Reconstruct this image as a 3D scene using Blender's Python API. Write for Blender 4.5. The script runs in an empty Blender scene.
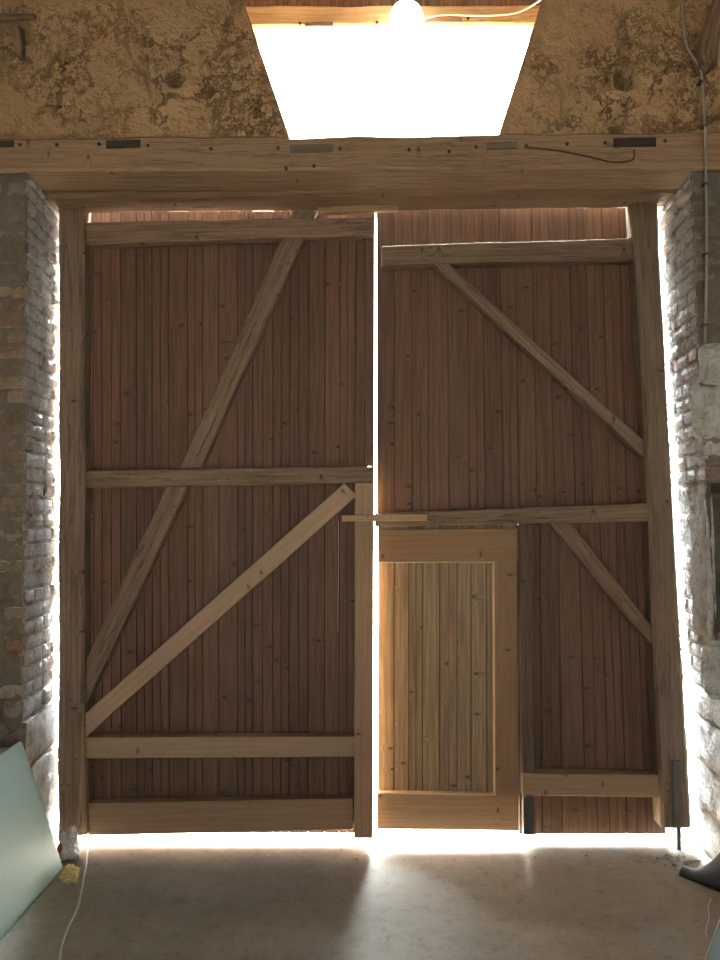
import bpy, bmesh, math, random
from mathutils import Vector, noise
random.seed(7)
C = bpy.context.scene.collection
SC = bpy.context.scene

# ------------------------------------------------------------------ camera model
F = 720.0; PITCH = math.radians(3.0); CAMZ = 1.75
cs, sn = math.cos(PITCH), math.sin(PITCH)
def at(px, py, Y):
    a = (px - 360.0) / F; b = (480.0 - py) / F
    t = Y / (cs - b * sn)
    return Vector((a * t, Y, CAMZ + (sn + b * cs) * t))
def on_floor(px, py, z=0.0):
    a = (px - 360.0) / F; b = (480.0 - py) / F
    t = (z - CAMZ) / (sn + b * cs)
    return Vector((a * t, (cs - b * sn) * t, z))

WALL = 3.51      # inner face of the front wall
OUT = 3.93       # its outer face
GATE = 3.90      # inner face of the gate timbers
BOARD = 3.975    # inner face of the gate boards

# ------------------------------------------------------------------ mesh builder
class MB:
    def __init__(s): s.v = []; s.f = []; s.uv = []; s.t = []
    def face(s, idx, uv=None, tint=(1, 1, 1)):
        s.f.append(tuple(idx)); s.uv.append(uv or [(0, 0)] * len(idx)); s.t.append(tint)
    def build(s, name, mat, parent=None, smooth=False):
        me = bpy.data.meshes.new(name)
        me.from_pydata([tuple(p) for p in s.v], [], s.f)
        ul = me.uv_layers.new(name='UVMap')
        ca = me.color_attributes.new('tint', 'FLOAT_COLOR', 'CORNER')
        k = 0
        ul = me.uv_layers['UVMap']; ca = me.color_attributes['tint']
        for fi in range(len(s.f)):
            t = s.t[fi]
            for j in range(len(s.f[fi])):
                ul.data[k].uv = s.uv[fi][j]; ca.data[k].color = (t[0], t[1], t[2], t[3] if len(t) > 3 else 1); k += 1
        bm = bmesh.new(); bm.from_mesh(me)
        bmesh.ops.recalc_face_normals(bm, faces=bm.faces)
        bm.to_mesh(me); bm.free()
        if smooth:
            for p in me.polygons: p.use_smooth = True
        me.materials.append(mat)
        o = bpy.data.objects.new(name, me); C.objects.link(o)
        if parent is not None:
            o.parent = parent
            o.matrix_parent_inverse = parent.matrix_basis.inverted()
        return o

def tag(o, label=None, cat=None, group=None, kind=None):
    if label: o['label'] = label
    if cat: o['category'] = cat
    if group: o['group'] = group
    if kind: o['kind'] = kind
    return o
def empty(name, loc, label, cat, group=None):
    o = bpy.data.objects.new(name, None); C.objects.link(o); o.location = loc
    o.empty_display_size = 0.1
    return tag(o, label, cat, group)

def tintv(d=.15, warm=.04):
    k = 1 + random.uniform(-d, d)
    return (k * (1 + random.uniform(-warm, warm)), k, k * (1 + random.uniform(-warm, warm)))

def slab(mb, stations, yf, yb, n=12, wob=.003, ch=.006, tint=None, seed=None, ywob=None):
    """timber swept through stations [(P0,P1)], each the two edges of its front face (world points);
    yf/yb front and back depth."""
    if seed is None: seed = random.uniform(0, 100)
    if tint is None: tint = tintv()
    if ywob is None: ywob = wob
    u0 = random.uniform(0, 20); v0 = random.uniform(0, 20)
    pts = []
    m = len(stations) - 1
    for i in range(n + 1):
        t = i / n * m; k = min(int(t), m - 1); f = t - k
        a = stations[k][0].lerp(stations[k + 1][0], f); b = stations[k][1].lerp(stations[k + 1][1], f)
        pts.append((a, b))
    base = len(mb.v); us = []; L = 0
    for i, (a, b) in enumerate(pts):
        if i: L += ((a + b) / 2 - (pts[i - 1][0] + pts[i - 1][1]) / 2).length
        us.append(L)
        d = (b - a); w = max(d.length, 1e-5); d = d / w
        c = min(ch, w * .3, abs(yb - yf) * .3)
        n1 = noise.noise(Vector((L * 2.2, seed, 0))) * wob + noise.noise(Vector((L * 9, seed, 3))) * wob * .4
        n2 = noise.noise(Vector((L * 2.2, seed, 7))) * wob + noise.noise(Vector((L * 9, seed, 9))) * wob * .4
        ny = noise.noise(Vector((L * 3, seed, 13))) * ywob
        A = a + d * n1; B = b + d * n2
        def P(q, y): return Vector((q.x, y, q.z))
        mid = (A + B) / 2 + d * noise.noise(Vector((L * 3, seed, 21))) * wob
        ny2 = noise.noise(Vector((L * 4, seed, 31))) * ywob
        mb.v += [P(A + d * c, yf + ny), P(mid, yf + (ny + ny2) / 2), P(B - d * c, yf + ny2), P(B, yf + c + ny2), P(B, yb - c),
                 P(B - d * c, yb), P(A + d * c, yb), P(A, yb - c), P(A, yf + c + ny)]
    K = 9
    for i in range(n):
        per = 0
        for j in range(K):
            j2 = (j + 1) % K
            p, q = mb.v[base + i * K + j], mb.v[base + i * K + j2]
            dl = (p - q).length
            mb.face([base + i * K + j, base + i * K + j2, base + (i + 1) * K + j2, base + (i + 1) * K + j],
                    [(u0 + us[i], v0 + per), (u0 + us[i], v0 + per + dl), (u0 + us[i + 1], v0 + per + dl), (u0 + us[i + 1], v0 + per)], tint)
            per += dl
    for i in (0, n):
        idx = [base + i * K + j for j in range(K)]
        mb.face(idx, [(u0 + mb.v[q].x * .15, v0 + 30 + mb.v[q].y + mb.v[q].z) for q in idx], tint)

def qslab(mb, A, B, D, E, yf, yb, **k):
    """pixel quad: edge A->B and edge D->E (pixels), read at depth yf"""
    slab(mb, [(at(*A, yf), at(*D, yf)), (at(*B, yf), at(*E, yf))], yf, yb, **k)

def box(mb, x0, x1, y0, y1, z0, z1, tint=(1, 1, 1)):
    b = len(mb.v)
    mb.v += [Vector(p) for p in ((x0, y0, z0), (x1, y0, z0), (x1, y1, z0), (x0, y1, z0), (x0, y0, z1), (x1, y0, z1), (x1, y1, z1), (x0, y1, z1))]
    for q in ((0, 1, 5, 4), (1, 2, 6, 5), (2, 3, 7, 6), (3, 0, 4, 7), (0, 3, 2, 1), (4, 5, 6, 7)):
        uv = []
        for i in q:
            p = mb.v[b + i]
            uv.append((p.z, p.x + p.y))
        mb.face([b + i for i in q], uv, tint)

def rough_box(mb, x0, x1, y0, y1, z0, z1, amp=.004, step=.03, rnd=.008, tint=(1, 1, 1), skew=0.0, freq=28, shx=0.0, tintf=None):
    """box with worn corners and a rough skin (a brick or a stone)"""
    nx = max(2, min(10, int((x1 - x0) / step))); ny = max(2, min(10, int((y1 - y0) / step))); nz = max(2, min(10, int((z1 - z0) / step)))
    idx = {}; sd = random.uniform(0, 50); sk = random.uniform(-skew, skew); sk2 = random.uniform(-skew, skew)
    cx, cy, cz = (x0 + x1) / 2, (y0 + y1) / 2, (z0 + z1) / 2
    def V(i, j, k):
        if (i, j, k) in idx: return idx[(i, j, k)]
        p = Vector((x0 + (x1 - x0) * i / nx, y0 + (y1 - y0) * j / ny, z0 + (z1 - z0) * k / nz))
        e = (i in (0, nx)) + (j in (0, ny)) + (k in (0, nz))
        if e >= 2:
            r = rnd * (.5 + random.random())
            if i in (0, nx): p.x += r * .6 * (1 if i == 0 else -1)
            if j in (0, ny): p.y += r * .6 * (1 if j == 0 else -1)
            if k in (0, nz): p.z += r * .6 * (1 if k == 0 else -1)
        q = p * freq + Vector((sd, 0, 0))
        p = p + Vector((noise.noise(q), noise.noise(q + Vector((9, 0, 0))), noise.noise(q + Vector((0, 9, 0))))) * amp
        p.z += sk * (p.x - cx + (p.y - cy)); p.y += sk2 * (p.x - cx) ; p.x += (shx - sk2) * (p.y - cy)
        mb.v.append(p); idx[(i, j, k)] = len(mb.v) - 1
        return idx[(i, j, k)]
    def quad(a, b, c, d): mb.face([a, b, c, d], None, tint)
    for j in range(ny):
        for k in range(nz):
            for i in (0, nx): quad(V(i, j, k), V(i, j + 1, k), V(i, j + 1, k + 1), V(i, j, k + 1))
    for i in range(nx):
        for k in range(nz):
            for j in (0, ny): mb.face([V(i, j, k), V(i + 1, j, k), V(i + 1, j, k + 1), V(i, j, k + 1)], None, tintf if (tintf and j == 0) else tint)
        for j in range(ny):
            for k in (0, nz): quad(V(i, j, k), V(i + 1, j, k), V(i + 1, j + 1, k), V(i, j + 1, k))

def tube(mb, pts, r, seg=8, sub=5, tint=(1, 1, 1), cap=True):
    P = []
    n = len(pts)
    for i in range(n - 1):
        p0 = pts[max(i - 1, 0)]; p1 = pts[i]; p2 = pts[i + 1]; p3 = pts[min(i + 2, n - 1)]
        for s in range(sub):
            t = s / sub
            P.append(.5 * ((2 * p1) + (p2 - p0) * t + (2 * p0 - 5 * p1 + 4 * p2 - p3) * t * t + (3 * p1 - p0 - 3 * p2 + p3) * t ** 3))
    P.append(pts[-1])
    base = len(mb.v)
    for i, p in enumerate(P):
        d = (P[min(i + 1, len(P) - 1)] - P[max(i - 1, 0)]).normalized()
        ref = Vector((0, 1, 0)) if abs(d.y) < .8 else Vector((0, 0, 1))
        a = d.cross(ref).normalized(); b = d.cross(a)
        for s in range(seg):
            w = 2 * math.pi * s / seg
            mb.v.append(p + (a * math.cos(w) + b * math.sin(w)) * r)
    for i in range(len(P) - 1):
        for s in range(seg):
            s2 = (s + 1) % seg
            mb.face([base + i * seg + s, base + i * seg + s2, base + (i + 1) * seg + s2, base + (i + 1) * seg + s], None, tint)
    if cap:
        mb.face([base + s for s in range(seg)], None, tint)
        mb.face([base + (len(P) - 1) * seg + s for s in range(seg)], None, tint)

def blob(mb, c, rx, ry, rz, amp=.3, freq=14, seg=20, rings=12, tint=(1, 1, 1), seed=0, flat=None):
    base = len(mb.v)
    for i in range(rings + 1):
        th = math.pi * i / rings
        for s in range(seg):
            ph = 2 * math.pi * s / seg
            d = Vector((math.sin(th) * math.cos(ph), math.sin(th) * math.sin(ph), math.cos(th)))
            k = 1 + amp * noise.noise(d * 1.5 + Vector((seed, 0, 0))) + amp * .6 * noise.noise(d * freq * .3 + Vector((seed, 5, 0)))
            p = Vector((c[0] + d.x * rx * k, c[1] + d.y * ry * k, c[2] + d.z * rz * k))
            if flat is not None: p.z = max(p.z, flat)
            mb.v.append(p)
    for i in range(rings):
        for s in range(seg):
            s2 = (s + 1) % seg
            mb.face([base + i * seg + s, base + i * seg + s2, base + (i + 1) * seg + s2, base + (i + 1) * seg + s], None, tint)

def disc(mb, c, r, depth, seg=10, tint=(1, 1, 1)):
    """short peg end facing the room at c"""
    b = len(mb.v)
    for y in (c.y - depth, c.y + .01):
        for s in range(seg):
            w = 2 * math.pi * s / seg
            mb.v.append(Vector((c.x + r * math.cos(w), y, c.z + r * math.sin(w))))
    mb.face([b + s for s in range(seg)], None, tint); mb.face([b + seg + s for s in range(seg)], None, tint)
    for s in range(seg):
        s2 = (s + 1) % seg
        mb.face([b + s, b + s2, b + seg + s2, b + seg + s], None, tint)

# ------------------------------------------------------------------ materials
def newmat(name):
    m = bpy.data.materials.new(name); m.use_nodes = True
    nt = m.node_tree; nt.nodes.clear()
    out = nt.nodes.new('ShaderNodeOutputMaterial'); b = nt.nodes.new('ShaderNodeBsdfPrincipled')
    nt.links.new(b.outputs[0], out.inputs[0])
    return m, nt, b
def N(nt, t, **kw):
    n = nt.nodes.new(t)
    for k, v in kw.items():
        if k in n.inputs: n.inputs[k].default_value = v
        else: setattr(n, k, v)
    return n
def mixc(nt, fac, a, b, mode='MIX'):
    n = nt.nodes.new('ShaderNodeMix'); n.data_type = 'RGBA'; n.blend_type = mode
    for inp, val in ((n.inputs[0], fac), (n.inputs[6], a), (n.inputs[7], b)):
        if hasattr(val, 'links'): nt.links.new(val, inp)
        elif isinstance(val, (int, float)): inp.default_value = val
        else: inp.default_value = (val[0], val[1], val[2], 1)
    return n.outputs[2]
def ramp(nt, src, stops):
    n = nt.nodes.new('ShaderNodeValToRGB'); e = n.color_ramp.elements
    while len(e) < len(stops): e.new(.5)
    for i, (p, c) in enumerate(stops):
        e[i].position = p; e[i].color = (c, c, c, 1) if isinstance(c, (int, float)) else (c[0], c[1], c[2], 1)
    nt.links.new(src, n.inputs[0]); return n.outputs[0]
def math_(nt, op, a, b=0.0):
    n = nt.nodes.new('ShaderNodeMath'); n.operation = op
    for inp, v in ((n.inputs[0], a), (n.inputs[1], b)):
        if hasattr(v, 'links'): nt.links.new(v, inp)
        else: inp.default_value = v
    return n.outputs[0]
def bump(nt, b, h, strength=.3, dist=.01):
    n = nt.nodes.new('ShaderNodeBump'); n.inputs['Strength'].default_value = strength; n.inputs['Distance'].default_value = dist
    nt.links.new(h, n.inputs['Height']); nt.links.new(n.outputs[0], b.inputs['Normal'])

def wood(name, base, dark, knot=.5, grain=.6, rough=.75, weather=0.0, wcol=(.2, .17, .14), bstr=.25, crack=0.0):
    m, nt, b = newmat(name)
    uv = N(nt, 'ShaderNodeUVMap', uv_map='UVMap')
    mp = N(nt, 'ShaderNodeMapping'); mp.inputs['Scale'].default_value = (1.0, 26.0, 1)
    nt.links.new(uv.outputs[0], mp.inputs[0])
    # distort the grain around knots
    mk = N(nt, 'ShaderNodeMapping'); mk.inputs['Scale'].default_value = (1.5, .75, 1); nt.links.new(uv.outputs[0], mk.inputs[0])
    vo = N(nt, 'ShaderNodeTexVoronoi', voronoi_dimensions='2D', Scale=6.5); nt.links.new(mk.outputs[0], vo.inputs['Vector'])
    keep = math_(nt, 'LESS_THAN', N_sep(nt, vo.outputs['Color']), knot)
    dk = ramp(nt, vo.outputs['Distance'], [(0.0, 1.0), (.04, .9), (.075, .25), (.16, 0.0)])
    knotmask = math_(nt, 'MULTIPLY', dk, keep)
    sw = ramp(nt, vo.outputs['Distance'], [(0.0, 1.0), (.28, 0.0)])
    sw = math_(nt, 'MULTIPLY', math_(nt, 'MULTIPLY', sw, keep), 1.6)
    add = N(nt, 'ShaderNodeVectorMath', operation='ADD'); nt.links.new(mp.outputs[0], add.inputs[0])
    cx = N(nt, 'ShaderNodeCombineXYZ'); nt.links.new(sw, cx.inputs[1]); nt.links.new(cx.outputs[0], add.inputs[1])
    n1 = N(nt, 'ShaderNodeTexNoise', Scale=2.2, Detail=6.0, Roughness=.6); nt.links.new(add.outputs[0], n1.inputs['Vector'])
    n2 = N(nt, 'ShaderNodeTexNoise', Scale=9.0, Detail=4.0, Roughness=.6); nt.links.new(add.outputs[0], n2.inputs['Vector'])
    g = ramp(nt, n1.outputs[0], [(.40, 0.0), (.60, 1.0)])
    col = mixc(nt, math_(nt, 'MULTIPLY', g, grain), base, dark)
    g2 = ramp(nt, n2.outputs[0], [(.5, 0.0), (.72, 1.0)])
    col = mixc(nt, math_(nt, 'MULTIPLY', g2, grain * .5), col, [c * .6 for c in dark])
    # big slow stains
    n3 = N(nt, 'ShaderNodeTexNoise', Scale=2.5, Detail=5.0, Roughness=.65); nt.links.new(uv.outputs[0], n3.inputs['Vector'])
    if weather > 0:
        w = ramp(nt, n3.outputs[0], [(.38, 0.0), (.62, 1.0)])
        col = mixc(nt, math_(nt, 'MULTIPLY', w, weather), col, wcol)
    col = mixc(nt, math_(nt, 'MULTIPLY', knotmask, .85), col, [c * .22 for c in dark])
    hgt = n2.outputs[0]
    if crack > 0:
        m4 = N(nt, 'ShaderNodeMapping'); m4.inputs['Scale'].default_value = (.8, 12.0, 1); nt.links.new(uv.outputs[0], m4.inputs[0])
        n4 = N(nt, 'ShaderNodeTexNoise', Scale=1.6, Detail=5.0, Roughness=.55); nt.links.new(m4.outputs[0], n4.inputs['Vector'])
        ck = ramp(nt, n4.outputs[0], [(.478, 0.0), (.496, 1.0), (.504, 1.0), (.522, 0.0)])
        ck = math_(nt, 'MULTIPLY', ck, ramp(nt, n3.outputs[0], [(.42, 0.0), (.58, 1.0)]))
        col = mixc(nt, math_(nt, 'MULTIPLY', ck, crack), col, [c * .18 for c in dark])
        hgt = math_(nt, 'SUBTRACT', hgt, math_(nt, 'MULTIPLY', ck, 1.5))
    at_ = N(nt, 'ShaderNodeAttribute', attribute_name='tint')
    col = mixc(nt, 1.0, col, at_.outputs['Color'], 'MULTIPLY')
    nt.links.new(col, b.inputs['Base Color']); b.inputs['Roughness'].default_value = rough
    b.inputs['Specular IOR Level'].default_value = .25
    bump(nt, b, hgt, bstr, .004)
    return m
def N_sep(nt, sock):
    s = nt.nodes.new('ShaderNodeSeparateColor'); nt.links.new(sock, s.inputs[0]); return s.outputs[0]

def plain(name, col, rough=.6, metal=0.0, spec=.4):
    m, nt, b = newmat(name)
    tc = N(nt, 'ShaderNodeTexCoord')
    n1 = N(nt, 'ShaderNodeTexNoise', Scale=22.0, Detail=4.0); nt.links.new(tc.outputs['Object'], n1.inputs['Vector'])
    c = mixc(nt, n1.outputs[0], [k * .82 for k in col], [min(1, k * 1.15) for k in col])
    nt.links.new(c, b.inputs['Base Color'])
    b.inputs['Roughness'].default_value = rough; b.inputs['Metallic'].default_value = metal; b.inputs['Specular IOR Level'].default_value = spec
    return m

M = {}
M['board'] = wood('red_brown_boards', (.142, .076, .044), (.080, .039, .022), knot=.24, grain=.75, rough=.62)
M['wicket_board'] = wood('pale_brown_boards', (.31, .22, .13), (.18, .118, .066), knot=.25, grain=.8, rough=.65)
M['old'] = wood('old_grey_timber', (.25, .164, .102), (.13, .081, .048), knot=.2, grain=.85, weather=.4, wcol=(.21, .148, .102), bstr=.6, crack=.55)
M['post'] = wood('old_post_timber', (.22, .149, .095), (.115, .073, .045), knot=.15, grain=.8, weather=.4, wcol=(.19, .137, .096), bstr=.6, crack=.5)
M['new'] = wood('new_softwood', (.40, .272, .165), (.28, .178, .10), knot=.22, grain=.5, rough=.6)
M['pale'] = wood('pale_edge_highlight', (.72, .56, .36), (.6, .44, .26), knot=0.0, grain=.4)  # pale tone painting the lit inner edges of the wicket frame
M['bright'] = wood('bright_beam', (.60, .44, .25), (.42, .27, .13), knot=.1, grain=.7, crack=.6)
M['lintel'] = wood('oak_lintel', (.35, .222, .125), (.19, .113, .062), knot=.12, grain=.6, weather=.5, wcol=(.30, .205, .125), bstr=.7, crack=.45)
M['darkwood'] = wood('dark_wood', (.05, .034, .022), (.025, .017, .011), knot=.1)
M['greywood'] = wood('grey_wood', (.15, .12, .085), (.09, .07, .05), knot=.1)
M['iron'] = plain('rusty_iron', (.10, .088, .075), .65, .3)
M['cable'] = plain('grey_cable', (.33, .29, .23), .5)
M['white'] = plain('white_flex', (.62, .58, .50), .45)
M['black'] = plain('black_plastic', (.022, .023, .026), .5, 0, .3)
M['bag'] = plain('white_plastic', (.72, .66, .64), .4)
M['red'] = plain('red_print', (.55, .10, .08), .5)
M['foam'] = plain('yellow_foam', (.62, .48, .20), .9)
M['panelgreen'] = plain('dark_green_board', (.10, .17, .15), .35)

# knot holes: daylight shows through the boards
def holes_in(m, pts):
    nt = m.node_tree; out = [n for n in nt.nodes if n.type == 'OUTPUT_MATERIAL'][0]; b = [n for n in nt.nodes if n.type == 'BSDF_PRINCIPLED'][0]
    tc = N(nt, 'ShaderNodeTexCoord'); s_ = N(nt, 'ShaderNodeSeparateXYZ'); nt.links.new(tc.outputs['Object'], s_.inputs[0])
    tot = None
    for p, rad in pts:
        dx = math_(nt, 'SUBTRACT', s_.outputs[0], p.x); dz = math_(nt, 'SUBTRACT', s_.outputs[2], p.z)
        d2 = math_(nt, 'ADD', math_(nt, 'MULTIPLY', dx, dx), math_(nt, 'MULTIPLY', dz, dz))
        h = math_(nt, 'LESS_THAN', d2, rad * rad)
        tot = h if tot is None else math_(nt, 'MAXIMUM', tot, h)
    tr = N(nt, 'ShaderNodeBsdfTransparent'); mx = N(nt, 'ShaderNodeMixShader')
    nt.links.new(tot, mx.inputs[0]); nt.links.new(b.outputs[0], mx.inputs[1]); nt.links.new(tr.outputs[0], mx.inputs[2]); nt.links.new(mx.outputs[0], out.inputs[0])
holes_in(M['board'], [(at(x, y, BOARD), q) for x, y, q in ((581.5, 566.5, .004), (599.5, 590, .004), (602.5, 623.5, .004), (647, 613.5, .005), (277.5, 761.5, .003), (340.5, 282, .0035), (88.5, 425.5, .0045))])

# mint plasterboard
m, nt, b = newmat('mint_board')
tc = N(nt, 'ShaderNodeTexCoord'); n1 = N(nt, 'ShaderNodeTexNoise', Scale=3.0, Detail=5.0); nt.links.new(tc.outputs['Object'], n1.inputs['Vector'])
nt.links.new(mixc(nt, n1.outputs[0], (.42, .58, .53), (.47, .63, .58)), b.inputs['Base Color']); b.inputs['Roughness'].default_value = .5
M['mint'] = m

# earth plaster with straw, crumbs and cracks
m, nt, b = newmat('earth_plaster')
tc = N(nt, 'ShaderNodeTexCoord'); P = tc.outputs['Object']
nA = N(nt, 'ShaderNodeTexNoise', Scale=2.2, Detail=6.0, Roughness=.6); nB = N(nt, 'ShaderNodeTexNoise', Scale=19.0, Detail=8.0, Roughness=.72)
nC = N(nt, 'ShaderNodeTexNoise', Scale=70.0, Detail=4.0, Roughness=.6)
for n in (nA, nB, nC): nt.links.new(P, n.inputs['Vector'])
va = N(nt, 'ShaderNodeVectorMath', operation='MULTIPLY_ADD'); nt.links.new(nB.outputs['Color'], va.inputs[0]); va.inputs[1].default_value = (.25, .25, .25); nt.links.new(P, va.inputs[2])
vo = N(nt, 'ShaderNodeTexVoronoi', feature='DISTANCE_TO_EDGE', Scale=4.2); nt.links.new(va.outputs[0], vo.inputs['Vector'])
crack = ramp(nt, vo.outputs['Distance'], [(0.0, 1.0), (.018, .5), (.035, 0.0)])
where = ramp(nt, nA.outputs[0], [(.52, 0.0), (.62, 1.0)])
crack = math_(nt, 'MULTIPLY', crack, where)
col = mixc(nt, ramp(nt, nA.outputs[0], [(.3, 0.0), (.7, 1.0)]), (.62, .38, .185), (.76, .50, .265))
pit = ramp(nt, nB.outputs[0], [(.36, 1.0), (.46, 0.0)])
col = mixc(nt, math_(nt, 'MULTIPLY', pit, .4), col, (.30, .18, .085))
col = mixc(nt, math_(nt, 'MULTIPLY', ramp(nt, nC.outputs[0], [(.55, 0.0), (.75, 1.0)]), .35), col, (.7, .52, .28))
col = mixc(nt, math_(nt, 'MULTIPLY', crack, .8), col, (.07, .045, .02))
nt.links.new(col, b.inputs['Base Color']); b.inputs['Roughness'].default_value = .95; b.inputs['Specular IOR Level'].default_value = .1
vo2 = N(nt, 'ShaderNodeTexVoronoi', feature='DISTANCE_TO_EDGE', Scale=13.0); nt.links.new(va.outputs[0], vo2.inputs['Vector'])
nD = N(nt, 'ShaderNodeTexNoise', Scale=5.0, Detail=3.0); nt.links.new(P, nD.inputs['Vector'])
fine = math_(nt, 'MULTIPLY', ramp(nt, vo2.outputs['Distance'], [(0.0, 1.0), (.03, .6), (.06, 0.0)]), ramp(nt, nD.outputs[0], [(.46, 0.0), (.56, 1.0)]))
col = mixc(nt, math_(nt, 'MULTIPLY', fine, .6), col, (.14, .085, .035)); nt.links.new(col, b.inputs['Base Color'])
h = math_(nt, 'SUBTRACT', math_(nt, 'ADD', nB.outputs[0], math_(nt, 'MULTIPLY', nC.outputs[0], .35)), math_(nt, 'MAXIMUM', crack, math_(nt, 'MULTIPLY', fine, .7)))
bump(nt, b, h, 1.0, .035)
M['plaster'] = m

# limewashed brick / stone: tint carries each brick's own clay colour
def masonry(name, lime, limeamt, mul=1.0):
    m, nt, b = newmat(name)
    tc = N(nt, 'ShaderNodeTexCoord'); P = tc.outputs['Object']
    at_ = N(nt, 'ShaderNodeAttribute', attribute_name='tint')
    nA = N(nt, 'ShaderNodeTexNoise', Scale=9.0, Detail=8.0, Roughness=.7); nB = N(nt, 'ShaderNodeTexNoise', Scale=45.0, Detail=6.0, Roughness=.65)
    for n in (nA, nB): nt.links.new(P, n.inputs['Vector'])
    w = ramp(nt, nA.outputs[0], [(.5 - limeamt * .25, 0.0), (.62 - limeamt * .15, 1.0)])
    w = math_(nt, 'MULTIPLY', w, at_.outputs['Alpha'])
    col = mixc(nt, math_(nt, 'MULTIPLY', w, min(1, limeamt + .2)), at_.outputs['Color'], lime)
    col = mixc(nt, math_(nt, 'MULTIPLY', ramp(nt, nB.outputs[0], [(.3, 1.0), (.5, 0.0)]), .5), col, (.11, .085, .06))
    nt.links.new(col, b.inputs['Base Color']); b.inputs['Roughness'].default_value = .95; b.inputs['Specular IOR Level'].default_value = .1
    h = math_(nt, 'ADD', nB.outputs[0], nA.outputs[0]); bump(nt, b, h, .8, .012)
    return m
M['brick'] = masonry('limewashed_brick', (.68, .67, .64), .62)
M['inner_brick'] = masonry('old_dusty_brick', (.20, .155, .10), .4)

# concrete
m, nt, b = newmat('dusty_concrete')
tc = N(nt, 'ShaderNodeTexCoord'); P = tc.outputs['Object']
nA = N(nt, 'ShaderNodeTexNoise', Scale=1.6, Detail=7.0, Roughness=.62); nB = N(nt, 'ShaderNodeTexNoise', Scale=14.0, Detail=8.0, Roughness=.7); nC = N(nt, 'ShaderNodeTexNoise', Scale=110.0, Detail=3.0)
for n in (nA, nB, nC): nt.links.new(P, n.inputs['Vector'])
col = mixc(nt, ramp(nt, nA.outputs[0], [(.32, 0.0), (.68, 1.0)]), (.30, .25, .19), (.38, .335, .27))
col = mixc(nt, math_(nt, 'MULTIPLY', ramp(nt, nB.outputs[0], [(.33, 1.0), (.47, 0.0)]), .45), col, (.16, .132, .10))
col = mixc(nt, math_(nt, 'MULTIPLY', ramp(nt, nB.outputs[0], [(.56, 0.0), (.7, 1.0)]), .4), col, (.46, .42, .36))
nE = N(nt, 'ShaderNodeTexNoise', Scale=42.0, Detail=5.0, Roughness=.75); nt.links.new(P, nE.inputs['Vector'])
col = mixc(nt, math_(nt, 'MULTIPLY', ramp(nt, nE.outputs[0], [(.34, 1.0), (.42, 0.0)]), .55), col, (.12, .10, .075))
col = mixc(nt, math_(nt, 'MULTIPLY', ramp(nt, nE.outputs[0], [(.60, 0.0), (.68, 1.0)]), .4), col, (.52, .48, .42))
nt.links.new(col, b.inputs['Base Color']); b.inputs['Roughness'].default_value = .8; b.inputs['Specular IOR Level'].default_value = .25
bump(nt, b, math_(nt, 'ADD', nB.outputs[0], math_(nt, 'MULTIPLY', nC.outputs[0], .25)), .35, .012)
M['concrete'] = m
M['gravel'] = plain('grassy_earth', (.055, .05, .04), .95)
M['rubble'] = masonry('rubble', (.5, .45, .37), .3)

# lamp glass
m, nt, b = newmat('lamp_opal_glass')
b.inputs['Base Color'].default_value = (.9, .88, .82, 1); b.inputs['Emission Color'].default_value = (1, .90, .72, 1); b.inputs['Emission Strength'].default_value = 14.0
M['opal'] = m

# ------------------------------------------------------------------ setting
def struct(o): o['kind'] = 'structure'; return o
XL, XR = -1.82, 1.93

mb = MB(); box(mb, XL - .2, XR + .2, -5.2, 4.035, -.12, 0); struct(mb.build('floor', M['concrete']))
mb = MB(); box(mb, -25, 25, 4.035, 40, -.12, -.012); struct(mb.build('ground', M['gravel']))
mb = MB(); box(mb, -25, 25, -40, -5.2, -.12, -.012); struct(mb.build('ground', M['gravel']))
mb = MB(); box(mb, XL - .2, XR + .2, -5.2, OUT, 5.2, 5.35); struct(mb.build('ceiling', M['darkwood']))
mb = MB(); box(mb, XL - .2, XL, -5.2, OUT - .05, 0, 5.2); box(mb, XL, -1.628, .6, WALL - .02, 0, .66)
struct(mb.build('wall_left', M['inner_brick']))
mb = MB(); box(mb, XR, XR + .2, -5.2, OUT - .05, 0, 5.2); struct(mb.build('wall_right', M['inner_brick']))
BX0, BX1, BZ0, BZ1 = -.6, .7, 0.0, 2.0      # gateway at the far end of the threshing floor, behind the viewer
mb = MB(); box(mb, XL, BX0, -5.2, -5.0, 0, 5.2); box(mb, BX1, XR, -5.2, -5.0, 0, 5.2); box(mb, BX0, BX1, -5.2, -5.0, BZ1, 5.2)
struct(mb.build('wall_back', M['inner_brick']))

# --- upper front wall: earth plaster around the trapezoid opening
LINTOP = at(360, 136, 3.49).z
pl0, pl1 = at(243, 0, WALL), at(290, 138, WALL); pr0, pr1 = at(542, 0, WALL), at(498, 136, WALL)
def xl(z): return pl1.x + (pl0.x - pl1.x) * (z - pl1.z) / (pl0.z - pl1.z)
def xr(z): return pr1.x + (pr0.x - pr1.x) * (z - pr1.z) / (pr0.z - pr1.z)
OTOP = 4.72
holes = [(at(176, 78, WALL), .042, .32), (at(624, 80, WALL), .052, .34), (at(25, 37, WALL), .035, .09), (at(158, 118, WALL), .03, .03), (at(622, 62, WALL), .035, .03), (at(62, 55, WALL), .03, .03)]
cracks = [[(130, 25), (128, 45), (136, 62), (147, 75), (152, 98)], [(624, 10), (622, 25), (619, 45), (622, 60)], [(560, 75), (564, 95), (563, 118)], [(63, 45), (58, 58), (50, 66)], [(615, 10), (620, 20), (626, 18)]]
cracks = [[at(*p, WALL) for p in c] for c in cracks]
def segd(p, a, b):
    ab = b - a; t = max(0, min(1, (p - a).dot(ab) / ab.length_squared)); return (p - a - ab * t).length
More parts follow.
